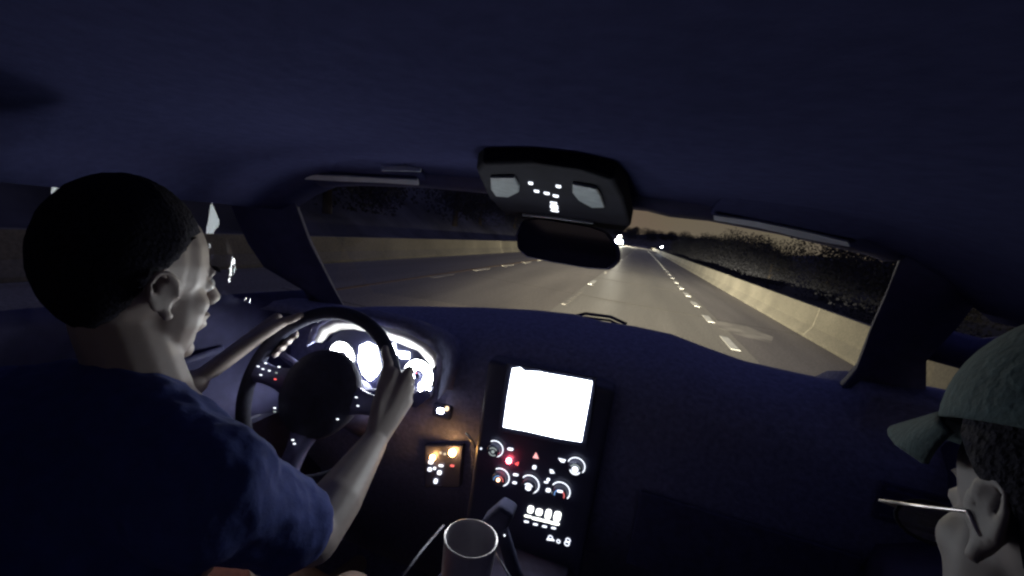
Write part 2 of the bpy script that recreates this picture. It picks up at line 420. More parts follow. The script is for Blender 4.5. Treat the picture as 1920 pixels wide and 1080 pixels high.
pillar('windshield_pillar',
       [E0(655, 590, 1.06), E0(640, 566, 1.04), E0(608, 505, .98), E0(580, 450, .93), E0(560, 395, .88), E0(540, 330, .83), E0(520, 290, .80)],
       [E0(585, 560, 1.0), E0(575, 540, .97), E0(500, 495, .92), E0(470, 450, .87), E0(445, 395, .82), E0(420, 330, .77), E0(400, 290, .74)], .03)
pillar('windshield_pillar',
       [E0(1560, 740, 1.08), E0(1588, 712, 1.06), E0(1606, 690, 1.04), E0(1632, 618, .98), E0(1662, 550, .93), E0(1690, 478, .87), E0(1700, 440, .84)],
       [E0(1722, 800, 1.08), E0(1725, 756, 1.06), E0(1728, 705, 1.04), E0(1731, 665, .98), E0(1790, 600, .93), E0(1850, 520, .87), E0(1880, 480, .84)], .03)
# window frame rail above the right side window and the centre pillars
b = MB(); rail = [onY(1716, 655, 1.03), onY(1820, 698, .98), onY(1920, 745, .92)]
b.tube([rail[0]+Vector((.0, 0, .02)), Vector((.635, 1.0, -.115)), Vector((.64, .8, -.05)), Vector((.64, .5, -.0)), Vector((.64, 0, .02)), Vector((.64, -1.2, .01))], .034, 10); part(b, 'roof_rail', M['pillar'], smooth=True)
b = MB(); b.tube([E0(430, 300, .76), (-.93, .5, .06), (-.95, 0, .06), (-.95, -1.2, .05)], .045, 10); part(b, 'roof_rail', M['pillar'], smooth=True)
for s, xx in ((-1, -.98), (1, .635)):
    b = MB(); b.box((xx, -.16, -.1), (.05, .12, .42)); part(b, 'centre_pillar', M['pillar'], bevel=.015)
# header rail over the windshield
hd_px = [(1216, 383), (1260, 394), (1340, 402), (1480, 428), (1600, 456), (1660, 470), (1693, 482)]
R_ = [onY(px, py, .86) for px, py in hd_px]
L_ = [Vector((-.13, .86, .074)), Vector((-.3, .86, .073)), Vector((-.5, .85, .066)), Vector((-.66, .83, .05)), Vector((-.76, .80, .03))]
line = L_[::-1]+R_
b = MB(); rows = [[p+Vector((0, .05, -.004)), p+Vector((0, .02, -.002)), p, p+Vector((0, -.012, .010)), p+Vector((0, -.05, .06))] for p in line]
part(b.grid(rows), 'windshield_header', M['pillar'], smooth=True, solid=.012)

# --- dashboard: crest seen against the road, then pad and face
cpx = [(655, 577, 1.0), (700, 575, 1.08), (780, 575, 1.16), (900, 577, 1.22), (1000, 582, 1.25), (1075, 590, 1.26), (1130, 604, 1.26), (1190, 613, 1.25), (1260, 628, 1.22), (1330, 655, 1.2), (1400, 680, 1.17), (1480, 698, 1.14), (1545, 712, 1.11), (1580, 714, 1.09), (1600, 700, 1.07)]
crest = [onY(*p) for p in cpx]
crest = [Vector((-1.0, .93, -.285))] + crest + [Vector((.66, 1.04, -.2))]
b = MB(); rows = []
for c in crest:
    x = c.x; fz = .0
    rows.append([(x, c.y+.45, c.z-.22), (x, c.y+.12, c.z-.03), (x, c.y+.03, c.z-.003), tuple(c), (x, c.y-.05, c.z-.004), (x, min(c.y-.09, 1.06), c.z-.02), (x, .99, min(c.z-.04, -.29)), (x, .95, -.335), (x, .935, -.38),
                 (x, .935, -.5), (x, .945, -.62), (x, .98, -.72), (x, 1.08, -.86), (x, 1.25, -1.25)])
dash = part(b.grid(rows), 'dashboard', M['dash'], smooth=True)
# passenger side air vent + glovebox lid seam
b = MB(); b.box((.30, .932, -.62), (.42, .01, .18)); part(b, 'glovebox_lid', M['trim'], dash, bevel=.008)
for k in range(2):
    xx = (.56, -.93)[k]
    b = MB(); b.box((xx, .935, -.41), (.11, .012, .075))
    for j in range(4): b.box((xx, .928, -.435+j*.017), (.095, .012, .004))
    part(b, 'air_vent', M['trim'], dash)
# wiper arms and the washed smudge at the bottom of the glass
for pts in ([(1058, 597), (1098, 588), (1145, 594), (1175, 608)], [(1120, 610), (1190, 618), (1260, 631), (1325, 655)]):
    b = MB(); P = [onY(px, py, 1.34) for px, py in pts]
    b.tube(P, .006, 8, flat=.6); b.tube([p+Vector((0, .0, -.012)) for p in P], .004, 6); part(b, 'wiper', M['rubber'], smooth=True)
# washer nozzle glint on the scuttle
b = MB(); q = onY(1136, 607, 1.30); b.ell(q, (.012, .008, .005), nu=12, nv=8); part(b, 'washer_nozzle', M['silver'], smooth=True)
# windshield glass
b = MB(); rows = []
for i in range(11):
    t = i/10; x_t = -.80+t*1.27; x_b = -.86+t*1.42
    bow = .12*(1-(2*t-1)**2)
    top = Vector((x_t, .80+bow*.6, .06+.01*bow)); bot = Vector((x_b, 1.28+bow*1.2, -.30))
    rows.append([top.lerp(bot, k/6) for k in range(7)])
part(b.grid(rows), 'windshield', M['glass'], smooth=True)
# bonnet and front wings
b = MB(); rows = []
for i in range(13):
    t = i/12*2-1
    rows.append([(X0+t*.86, yy-.25*t*t*(yy > 2.0), zz-.06*t*t-.02*abs(t)**5) for yy, zz in ((1.42, -.42), (1.8, -.43), (2.2, -.48), (2.5, -.56), (2.62, -.68), (2.66, -.95), (2.6, -1.3))])
part(b.grid(rows), 'hood', M['paintcar'], smooth=True, solid=.01)
for s in (-1, 1):
    b = MB(); b.grid([[(X0+s*.93, y_, -.5-.12*(y_ > 2.3)), (X0+s*.97, y_, -.8), (X0+s*.95, y_, -1.35)] for y_ in (1.0, 1.5, 2.0, 2.45)])
    part(b, 'front_wing', M['paintcar'], solid=.01)
    b = MB(); b.revolve((X0+s*.78, 1.95, G+.37), (s, 0, 0), [(0, .0), (.36, 0), (.37, .03), (.37, .2), (.34, .23), (.24, .23), (.22, .2), (0, .2)]); part(b, 'wheel', M['rubber'], smooth=False)

# --- headlights: real lamps with a low-beam pattern
def lamp(x, power, tilt, ang):
    l = bpy.data.lights.new('headlight_bulb', 'SPOT'); l.energy = power; l.color = (1, .91, .71)
    l.spot_size = math.radians(ang); l.spot_blend = .5; l.shadow_soft_size = .06
    o = bpy.data.objects.new('headlight_bulb', l); COL.objects.link(o)
    o.location = (x, 2.72, H-.92); o.rotation_euler = (math.radians(90-tilt), 0, 0)
    l.use_nodes = True; n = l.node_tree; em = n.nodes['Emission']
    g = n.nodes.new('ShaderNodeTexCoord'); s = n.nodes.new('ShaderNodeSeparateXYZ'); n.links.new(g.outputs['Normal'], s.inputs[0])
    # local axes: the lamp looks along -z, up is +y. s = sine of the angle below the beam's own horizon
    t = math.radians(tilt)
    def math_(op, a, b_=None):
        q = n.nodes.new('ShaderNodeMath'); q.operation = op
        for i, v in enumerate((a, b_)):
            if v is None: continue
            if isinstance(v, (int, float)): q.inputs[i].default_value = v
            else: n.links.new(v, q.inputs[i])
        return q.outputs[0]
    return o, n, em, s, math_, t
for sx_ in (-1, 1):
    o, n, em, s, m_, t = lamp(X0+sx_*.68, 52000, 4, 150)
    yup = m_('ADD', m_('MULTIPLY', s.outputs['Y'], math.cos(t)), m_('MULTIPLY', s.outputs['Z'], math.sin(t)))
    # beams spread: strong close under the horizon, weak on the near road, fading above it
    dn = m_('MULTIPLY', yup, -1.0)
    xx = m_('MULTIPLY', s.outputs['X'], s.outputs['X'])
    dn = m_('MAXIMUM', dn, m_('ADD', .02, m_('MULTIPLY', xx, .5)))
    p = m_('DIVIDE', .00038, m_('POWER', dn, 2.7))
    up = m_('MAXIMUM', yup, 0.0)
    fade = m_('POWER', 2.718, m_('MULTIPLY', up, -55.0))
    sd = m_('POWER', 2.718, m_('MULTIPLY', m_('MULTIPLY', s.outputs['X'], s.outputs['X']), -2.3))
    st = m_('MULTIPLY', m_('MULTIPLY', m_('MINIMUM', p, 2.4), fade), sd)
    n.links.new(st, em.inputs['Strength'])
    b = MB(); b.revolve((X0+sx_*.68, 2.66, -.92), (0, 1, 0), [(0, -.03), (.07, -.02), (.09, .02)]); hl = part(b, 'headlight', M['silver'], smooth=True)
    adopt(o, hl)

# --- instrument cluster
YC = .912
cl = MB(); fp = [onY(px, py, YC) for px, py in ((600, 668), (618, 632), (655, 612), (705, 622), (760, 640), (806, 672), (820, 700), (806, 745), (780, 765), (700, 745), (640, 720), (606, 700))]
cl.plate(fp, (0, 1, 0), .015)
cluster = part(cl, 'instrument_cluster', M['gloss'])
def ringgauge(px, py, rad, name='gauge', a0=-.75*PI+PI, a1=0, sub=True):
    o = onY(px, py, YC); g = MB()
    g.mi = 0; g.arc(o, (1, 0, 0), (0, 0, 1), rad*.36, rad*.98, -.22*PI, 1.22*PI, .001, 40)
    g.mi = 1; g.revolve(o, (0, -1, 0), [(rad*1.06, 0), (rad*1.06, .006), (rad*.99, .006), (rad*.99, 0)], 40)
    g.mi = 2
    for k in range(13):
        a = -.2*PI+1.4*PI*k/12; d = Vector((math.cos(a), 0, math.sin(a)))
        w = Vector((-math.sin(a), 0, math.cos(a)))*.0012
        g.plate([o+d*rad*.78-w+Vector((0, -.0019, 0)), o+d*rad*.93-w+Vector((0, -.0019, 0)), o+d*rad*.93+w+Vector((0, -.0019, 0)), o+d*rad*.78+w+Vector((0, -.0019, 0))], (0, -1, 0), .0006)
    g.mi = 3; a = .8*PI; d = Vector((math.cos(a), 0, math.sin(a))); w = Vector((-math.sin(a), 0, math.cos(a)))*.0014
    g.plate([o-w+Vector((0, -.004, 0)), o+d*rad*.85-w*.4+Vector((0, -.004, 0)), o+d*rad*.85+w*.4+Vector((0, -.004, 0)), o+w+Vector((0, -.004, 0))], (0, -1, 0), .001)
    g.mi = 2; g.revolve(o+Vector((0, -.003, 0)), (0, -1, 0), [(rad*.16, 0), (rad*.15, .005), (0, .006)], 20)
    return g.build(name, [M['e_gauge'], M['silver'], M['gloss'], M['e_redi']], cluster)
ringgauge(643, 667, .038)
ringgauge(786, 703, .040)
g = MB(); o = onY(797, 726, YC); g.arc(o, (1, 0, 0), (0, 0, 1), .005, .016, -.2, 1.3*PI, .004, 24); part(g, 'small_gauge', M['e_gauge'], cluster)
g = MB(); g.plate([onY(*p, YC-.001) for p in ((676, 648), (690, 642), (706, 650), (714, 690), (706, 704), (694, 714), (680, 700), (672, 676))], (0, -1, 0), .0012); part(g, 'trip_display', M['e_gauge'], cluster)
for q in (((725, 642), (740, 645), (742, 654), (728, 651)), ((732, 655), (744, 657), (746, 665), (735, 662)), ((747, 659), (767, 661), (767, 672), (751, 671))):
    g = MB(); g.plate([onY(*p, YC-.001) for p in q], (0, -1, 0), .0012); part(g, 'warning_lamp', M['e_gauge'], cluster)
# pale rim surround, overhanging towards the driver
outer = [(588, 640), (600, 612), (625, 598), (665, 600), (705, 608), (760, 622), (800, 645), (819, 664), (818, 682)]
innr = [(604, 642), (618, 626), (640, 617), (665, 616), (703, 624), (752, 643), (785, 657), (806, 680), (810, 692)]
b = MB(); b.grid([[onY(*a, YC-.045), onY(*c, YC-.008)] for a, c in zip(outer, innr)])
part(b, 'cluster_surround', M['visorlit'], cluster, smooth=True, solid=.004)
# binnacle cowl over the cluster
b = MB(); rows = []
cow = [(574, 650), (584, 612), (615, 590), (665, 588), (710, 598), (765, 612), (812, 638), (830, 668), (832, 700), (820, 750)]
for px, py in cow:
    a = onY(px, py, YC-.06); i_ = onY(*min(zip(outer, outer), key=lambda t: (t[0][0]-px)**2+(t[0][1]-py)**2)[1], YC-.05)
    rows.append([i_, a, a+Vector((0, .05, .006)), a+Vector((0, .16, -.03))])
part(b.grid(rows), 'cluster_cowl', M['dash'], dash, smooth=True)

# --- steering wheel
wc_ = Vector((-.618, .742, -.419)); tl = .45
wu = Vector((1, 0, 0)); wv = Vector((0, math.sin(tl), math.cos(tl))); wnn = Vector((0, -math.cos(tl), math.sin(tl)))
def wp(a, r, n=0): return wc_+wu*(r*math.cos(a))+wv*(r*math.sin(a))+wnn*n
sw = MB(); sw.tube([wp(2*PI*i/64, .181) for i in range(64)], .0155, 14, True)
wheel = part(sw, 'steering_wheel', M['leather'], smooth=True)
b = MB(); b.revolve(wc_-wnn*.045, wnn, [(.0, -.06), (.045, -.05), (.085, -.0), (.098, .03), (.094, .045), (.06, .055), (0, .058)], 36); hub = part(b, 'hub', M['leather'], wheel, smooth=True)
for a0 in (PI*.985, PI*.015, -PI/2):
    b = MB(); rows = []
    for k in range(7):
        r = .07+.105*k/6; wd = .038-.010*math.sin(PI*k/6)-.012*(k/6)
        d = wu*math.cos(a0)+wv*math.sin(a0); s_ = -wu*math.sin(a0)+wv*math.cos(a0)
        c = wc_+d*r-wnn*(.014-.014*k/6)
        rows.append([c+s_*wd+wnn*.006, c+s_*wd*.5+wnn*.012, c-s_*wd*.5+wnn*.012, c-s_*wd+wnn*.006, c-s_*wd-wnn*.008, c+s_*wd-wnn*.008])
    part(b.grid(rows, True), 'spoke', M['trim'], wheel, smooth=True)
def dot_on_plane(px, py, P, n, s, m, parent, name='button_light', sy=None, lift=.004):
    r = ray(px, py); t = P.dot(n)/r.dot(n); c = r*t
    u = Vector((1, 0, 0)); u = (u-n*u.dot(n)).normalized(); w = n.cross(u)
    b = MB(); k = 10; sy = sy or s
    b.plate([c+n*lift*0+u*s*math.cos(2*PI*i/k)+w*sy*math.sin(2*PI*i/k)-n*.002 for i in range(k)], n, lift); return part(b, name, m, parent)
Ps = wc_+wnn*.016
for px, py, m in ((484, 687, 'e_icon'), (498, 681, 'e_icon'), (493, 692, 'e_icon'), (505, 695, 'e_icon'), (489, 703, 'e_icon'), (523, 688, 'e_icon'), (518, 699, 'e_dim'), (516, 711, 'e_redi'), (515, 765, 'e_icon'), (515, 772, 'e_dim'), (549, 825, 'e_icon'), (552, 832, 'e_icon'), (668, 745, 'e_icon'), (671, 761, 'e_icon'), (633, 786, 'e_icon')):
    dot_on_plane(px, py, Ps, wnn, .0021, M[m], wheel, sy=.0014)
# column stalks
for s in (-1, 1):
    b = MB(); b.tube([wc_-wnn*.075+wu*s*.05+wv*.02, wc_-wnn*.07+wu*s*.15+wv*.05, wc_-wnn*.065+wu*s*.19+wv*.06], [.008, .007, .009], 8); part(b, 'stalk', M['trim'], smooth=True)
b = MB(); b.tube([wc_-wnn*.09, wc_-wnn*.28-wv*.03], [.055, .07], 16); part(b, 'steering_column', M['trim'], smooth=True)

# --- centre stack
b = MB(); b.box((X0, .93, -.545), (.29, .06, .47)); stack = part(b, 'center_stack', M['gloss'], bevel=.012)
YS = .90
b = MB(); b.plate([onY(*p, YS-.001) for p in ((950, 680), (1120, 707), (1101, 840), (935, 808))], (0, -1, 0), .004); scr = part(b, 'touchscreen', M['gloss'], bevel=.002)
b = MB(); b.plate([onY(*p, YS-.0055) for p in ((961, 691), (975, 689), (984, 696), (1010, 697), (1030, 701), (1072, 708), (1110, 715), (1106, 742), (1090, 828), (1045, 821), (988, 808), (944, 800), (952, 742))], (0, -1, 0), .001); part(b, 'display', M['e_screen'], scr)
def knob(px, py, rad, arcs, body=.8):
    o = onY(px, py, YS); k = MB()
    k.mi = 0; k.revolve(o, (0, -1, 0), [(rad*1.02, 0), (rad*1.0, .004), (rad*body, .005), (rad*body*.97, .019), (rad*body*.9, .021), (0, .021)], 32)
    for (r0, r1, a0, a1, mi, lift) in arcs:
        k.mi = mi; k.arc(o, (1, 0, 0), (0, 0, 1), rad*r0, rad*r1, math.radians(a0), math.radians(a1), lift, 24)
    return k
MI = [M['gloss'], M['e_icon'], M['e_blue'], M['e_pink'], M['e_dim']]
K1 = [(.93, 1.0, -60, 150, 1, .006)]
ic = (.0, .26, 0, 360, 1, .0215)
part(knob(930, 839, .0195, [(.93, 1.03, -75, 130, 1, .006), (0, .2, 0, 360, 4, .0215), (.42, .52, 30, 150, 4, .0215), (.42, .52, 200, 320, 4, .0215)]), 'knob', MI, stack)
part(knob(1081, 871, .0195, [(.93, 1.03, -35, 165, 1, .006), (0, .36, 0, 360, 1, .0215), (.5, .6, 20, 160, 4, .0215), (.5, .62, 200, 340, 1, .0215)]), 'knob', MI, stack)
part(knob(940, 892, .0215, [(.93, 1.03, -75, 130, 1, .006), (.48, .56, 80, 190, 2, .0215), (.48, .56, 0, 80, 3, .0215)]), 'knob', MI, stack)
part(knob(995, 905, .0215, [(.93, 1.03, -85, 150, 1, .006), (.0, .3, 0, 360, 1, .0215), (.4, .5, 30, 150, 1, .0215)]), 'knob', MI, stack)
part(knob(1052, 918, .0215, [(.93, 1.03, -35, 155, 1, .006), (.93, 1.0, 200, 275, 4, .006), (.45, .56, 90, 200, 2, .0215), (.45, .56, -20, 90, 3, .0215)]), 'knob', MI, stack)
def plateY(pts, name, m, parent=stack, Y=YS-.001, th=.0012):
    b = MB(); b.plate([onY(*p, Y) for p in pts], (0, -1, 0), th); return part(b, name, m, parent)
def pill(px, py, w, h, name, m, parent=stack, Y=YS-.001, th=.0012, rot=9):
    c, s = math.cos(math.radians(rot)), math.sin(math.radians(rot)); P = []
    for k in range(12):
        a = 2*PI*k/12; x = w/2*math.copysign(abs(math.cos(a))**.6, math.cos(a)); y = h/2*math.copysign(abs(math.sin(a))**.6, math.sin(a))
        P.append((px+x*c-y*s, py+x*s+y*c))
    return plateY(P, name, m, parent, Y, th)
def ringpx(px, py, r, w, name, m, parent=stack, Y=YS-.001, squash=1):
    o = onY(px, py, Y); k = r/930; b = MB(); b.arc(o, (1, 0, 0), (0, 0, 1), k-w/930, k, 0, 2*PI, 0, 20); return part(b, name, m, parent)
for px, py, w, h in ((957, 842, 11, 4.5), (967, 890, 10, 4), (965, 905, 8, 4), (990, 916, 10, 3.5), (1050, 921, 11, 4), (902, 841, 3, 3), (1028, 919, 9, 7), (1024, 904, 8, 3), (1028, 899, 6, 5)):
    pill(px, py, w, h, 'button_light', M['e_icon'], Y=YS-(.023 if (px, py) in ((990, 916), (1050, 921)) else .001))
pill(1002, 876, 7, 7, 'button_light', M['e_icon'])
plateY(((1047, 859), (1061, 862), (1058, 867), (1052, 866)), 'button_light', M['e_icon'])
plateY(((1031, 880), (1036, 881), (1040, 887), (1032, 887)), 'button_light', M['e_icon'])
plateY(((1005, 848), (1010, 860), (999, 858)), 'hazard_button', emis('hazard light', (1, .45, .45), 1.4))
plateY(((965, 869), (973, 866), (971, 873)), 'button_light', M['e_redi'])
b = MB(); b.ell(onY(954, 864, YS-.006), .0064, nu=12, nv=8); part(b, 'red_lamp', M['e_red'], stack, smooth=True)
b = MB(); b.ell(onY(934, 900, YS-.024), .0042, nu=12, nv=8); part(b, 'orange_lamp', emis('soft orange lamp', (1, .6, .35), 5), stack, smooth=True)
# four lit rocker keys with their legends
for px, py, w, h in ((995, 955, 11, 13), (1011, 960, 12, 12), (1028, 964, 11, 18), (1045, 968, 13, 18)):
    pill(px, py, w, h, 'rocker_key', M['e_icon2'], rot=12)
for px, py, w, h in ((990, 968, 14, 3.2), (1007, 973, 20, 4), (1024, 977, 18, 4), (1040, 981, 18, 4.5)):
    pill(px, py, w, h, 'key_legend', M['e_icon2'], rot=12)
for px, py in ((987, 978), (1004, 983), (1021, 987), (1038, 990)):
    pill(px, py, 9, 3, 'key_legend', M['e_icon'], rot=10)
# two outlined icons and a ring between them
for px, py in ((1032, 1008), (1065, 1013)): ringpx(px, py, 5.2, 1.5, 'outlet_icon', M['e_icon'])
plateY(((1026, 1009), (1038, 1011), (1040, 1014), (1034, 1013), (1025, 1012)), 'outlet_icon', M['e_icon'])
ringpx(1047, 1015, 4.2, 1.5, 'outlet_icon', M['e_icon'])
b = MB(); o = onY(1063, 1019, YS-.001); b.arc(o, (1.6, 0, 0), (0, 0, 1), .0042, .006, 0, 2*PI, 0, 20); part(b, 'outlet_icon', M['e_icon'], stack)
# switch panel left of the stack
swp = MB(); swp.plate([onY(*p, .925) for p in ((795, 835), (868, 835), (862, 915), (795, 915))], (0, 1, 0), .02); swp = part(swp, 'switch_panel', M['gloss'], dash, bevel=.004)
for px, py, r, m in ((811, 858, .0068, 'e_orange'), (848, 849, .0088, 'e_orange')):
    b = MB(); b.ell(onY(px, py, .915), r, nu=12, nv=8); part(b, 'orange_lamp', M[m], swp, smooth=True)
YP = .922
for px, py, w, h, m in ((808, 866, 9, 8, 'e_icon'), (806, 880, 8, 7, 'e_icon'), (815, 878, 5, 5, 'e_icon'), (824, 886, 8, 8, 'e_icon'), (817, 902, 7, 9, 'e_icon'), (827, 873, 9, 4, 'e_icon'), (826, 849, 5, 4, 'e_dim'), (834, 851, 5, 4, 'e_dim'), (848, 873, 8, 4, 'e_pink')):
    pill(px, py, w, h, 'button_light', M[m], swp, YP)
b = MB(); b.box(onY(832, 769, .936), (.05, .03, .035)); stt = part(b, 'start_button', M['gloss'], dash, bevel=.006)
pill(826, 770, 12, 9, 'button_light', M['e_gauge'], stt, .921); pill(838, 766, 7, 9, 'button_light', emis('amber light', (1, .7, .45), 2), stt, .921)
# trim blade catching the orange light
b = MB(); b.tube([onY(874, 812, .92), onY(884, 824, .915), onY(892, 840, .91)], .003, 8); part(b, 'trim_strip', M['silver'], dash, smooth=True)

# --- centre console with chrome strips and cup
b = MB(); rows = []
for Y in (.2, .4, .6, .8, .93):
    zt = -.62-.13*(Y-.2)/.73
    rows.append([(X0-.13, Y, -1.25), (X0-.135, Y, zt-.02), (X0-.115, Y, zt), (X0+.115, Y, zt), (X0+.135, Y, zt-.02), (X0+.13, Y, -1.25)])
console = part(b.grid(rows), 'center_console', M['rubber'], smooth=False)
for P in (((752, 1085), (790, 1034), (832, 985)), ((928, 1036), (942, 1058), (960, 1088))):
    b = MB(); b.tube([onZ(px, py, -.60) for px, py in P], .0022, 8); part(b, 'trim_strip', mat('dull trim strip', (.2, .2, .25), .6), console, smooth=True)
b = MB(); b.box((X0-.02, .10, -.66), (.2, .3, .12)); part(b, 'armrest', M['leather'], console, bevel=.03)
for px, py in ((902, 980), (946, 1004)):
    b = MB(); b.ell(onZ(px, py, -.56), .0018, nu=8, nv=6); part(b, 'indicator_light', M['e_icon'], console)
cc = onZ(883, 1010, -.52)
cup = empty('cup', (cc.x, cc.y, -.69), 'open metal tumbler with a shiny rim standing in the center console', 'cup')
b = MB(); b.revolve((cc.x, cc.y, -.52), (0, 0, 1), [(.034, -.17), (.036, -.165), (.0445, -.003), (.0445, 0), (.0425, 0), (.0425, -.003), (.034, -.155), (0, -.156)], 40)
part(b, 'cup_wall', M['cup'], cup, smooth=True)
b = MB(); b.tube([(cc.x+.0437*math.cos(2*PI*k/40), cc.y+.0437*math.sin(2*PI*k/40), -.519) for k in range(40)], .0018, 8, True); part(b, 'cup_rim', M['steel'], cup, smooth=True)
# gear selector leaning behind the cup
gs = [onZ(905, 1000, -.50), onZ(925, 975, -.49), onZ(940, 957, -.47)]
g0 = Vector((cc.x+.075, cc.y+.10, -.66)); g1 = onY(935, 975, cc.y+.10)
b = MB(); b.cap(g0, g1, .014, .013); gsl = part(b, 'gear_lever', M['rubber'], smooth=True)
b = MB(); P = [onY(*p, cc.y+.085) for p in ((893, 998), (903, 978), (935, 950), (962, 967), (952, 990), (925, 1020))]
b.plate(P, (0, 1, 0), .04); part(b, 'gear_knob', M['rubber'], gsl, bevel=.008)

# --- mirror, overhead console, visors
mp = [onY(*p, .84) for p in ((976, 412), (1010, 408), (1110, 424), (1140, 435), (1162, 464), (1163, 490), (1145, 507), (1100, 504), (1030, 492), (985, 482), (968, 468), (965, 440))]
b = MB(); b.plate(mp, (0, 1, 0), .035); mir = part(b, 'rear_view_mirror', M['trim'], bevel=.01)
cm = sum(mp, Vector())/len(mp)
b = MB(); b.plate([cm+(p-cm)*.93+Vector((0, -.004, 0)) for p in mp], (0, -1, 0), .001); part(b, 'mirror_glass', M['mirror'], mir)
b = MB(); b.tube([cm+Vector((0, .03, .02)), (cm.x+.01, .87, .03), (cm.x, .86, .075)], .012, 10); part(b, 'mirror_arm', M['trim'], mir, smooth=True)
CN = Vector((0, -.12, -1)).normalized(); CP = Vector((0, 0, .126))
def onC_(px, py, lift=0):
    r = ray(px, py); return r*((CP+CN*lift).dot(CN)/r.dot(CN))
b = MB(); b.plate([onC_(*p) for p in ((893, 322), (905, 308), (1000, 305), (1090, 318), (1150, 338), (1168, 372), (1182, 425), (1172, 434), (1080, 424), (975, 410), (945, 402), (915, 370))], (0, 0, 1), .035); ovh = part(b, 'overhead_console', M['black'], bevel=.006)
for pts in (((920, 328), (965, 327), (975, 345), (974, 355), (955, 365), (930, 363), (921, 350)), ((1074, 339), (1120, 348), (1128, 362), (1135, 384), (1110, 384), (1085, 370), (1074, 356))):
    b = MB(); b.plate([onC_(*p) for p in pts], CN, .005); part(b, 'reading_lamp', M['lens'], ovh, bevel=.003)
for px, py, q in ((995, 343, (4, 2)), (1047, 349, (4.5, 2)), (1006, 358, (4.5, 1.7)), (1025, 362, (5, 1.8)), (1042, 367, (5, 1.8)), (1038, 380, (6, 1.5)), (1039, 388, (7, 4)), (1040, 395, (7, 1.2))):
    b = MB(); b.plate([onC_(px+dx, py+dy+dx*.15, .0005) for dx, dy in ((-q[0], -q[1]), (q[0], -q[1]), (q[0]*1.1, q[1]*.6), (q[0]*.6, q[1]), (-q[0]*.6, q[1]), (-q[0]*1.1, 0))], CN, .001); part(b, 'button_light', M['e_icon'], ovh)
b = MB(); b.tube([onY(980, 402, .80), onY(1045, 409, .80), onY(1112, 418, .80)], .0022, 8, flat=1); part(b, 'trim_strip', M['grey'], ovh, smooth=True)
def visor(pts, depth, Y, name='sun_visor'):
    P = [onY(px, py, Y) for px, py in pts]
    b = MB(); rows = [[p+Vector((0, .0, 0)), p+Vector((0, -.02, .006)), p+Vector((0, -depth, .026)), p+Vector((0, -depth, .036)), p+Vector((0, 0, .014))] for p in P]
    k = len(P); b.grid(rows, True); b.f += [(0, 1, 2, 3, 4), tuple(range((k-1)*5, k*5))]; b.m += [0, 0]
    return part(b, name, M['lining'], bevel=.004), P
v, P = visor([(560, 324), (680, 332), (800, 338)], .16, .78)
b = MB(); rows = [[onY(*a, .765), onY(*c, .775)] for a, c in (((570, 327), (572, 335)), ((640, 329), (640, 339)), ((720, 334), (720, 342)), ((783, 336), (785, 346)))]
part(b.grid(rows), 'visor_edge', M['grey'], v, solid=.004)  # pale strip paints in the light along the visor's edge
b = MB(); rows = [[onY(*a, .70), onY(*c, .70)] for a, c in (((716, 313), (716, 320)), ((760, 311), (760, 321)), ((790, 316), (788, 322)))]
part(b.grid(rows), 'visor_clip', M['grey'], v, solid=.003)
v, P = visor([(1330, 402), (1460, 428), (1600, 458)], .16, .79)
b = MB(); rows = [[onY(*a, .772), onY(*c, .785)] for a, c in (((1338, 402), (1339, 411)), ((1420, 414), (1420, 425)), ((1510, 433), (1510, 446)), ((1590, 452), (1594, 461)))]
part(b.grid(rows), 'visor_edge', M['grey'], v, solid=.004)

# --- door switches
def sw_light(px, py, m='e_dim', s=.002):
    c = onX(px, py, -.868); b = MB(); b.ell(c, (s, s*1.3, s), nu=8, nv=6); part(b, 'switch_light', M[m], dl)
for px, py in ((372, 793), (381, 797), (387, 790), (391, 786), (400, 792), (411, 779), (420, 785)): sw_light(px, py)
b = MB(); c = onX(400, 800, -.872); b.box(c+Vector((0, .05, -.008)), (.07, .26, .02)); part(b, 'window_switches', M['gloss'], dl, bevel=.005)

# --- seats
def seat(x):
    b = MB(); b.box((x, .33, -1.02), (.50, .54, .16)); s = part(b, 'seat', M['seat'], bevel=.05)
    for nm, c, d, r in (('seat_back', (x, -.04, -.68), (.48, .13, .66), -14), ):
        b = MB(); b.box(c, d, Matrix.Rotation(math.radians(-r), 3, 'X')); part(b, nm, M['seat'], s, bevel=.045)
    b = MB(); b.box((x, -.02, -.27), (.25, .09, .18), Matrix.Rotation(math.radians(10), 3, 'X')); part(b, 'headrest', M['seat'], s, bevel=.035)
    for k in (-.06, .06):
        b = MB(); b.tube([(x+k, -.02, -.44), (x+k, -.02, -.3)], .006, 8); part(b, 'headrest_post', M['silver'], s)
    return s
seat(-.62); seat(.36)
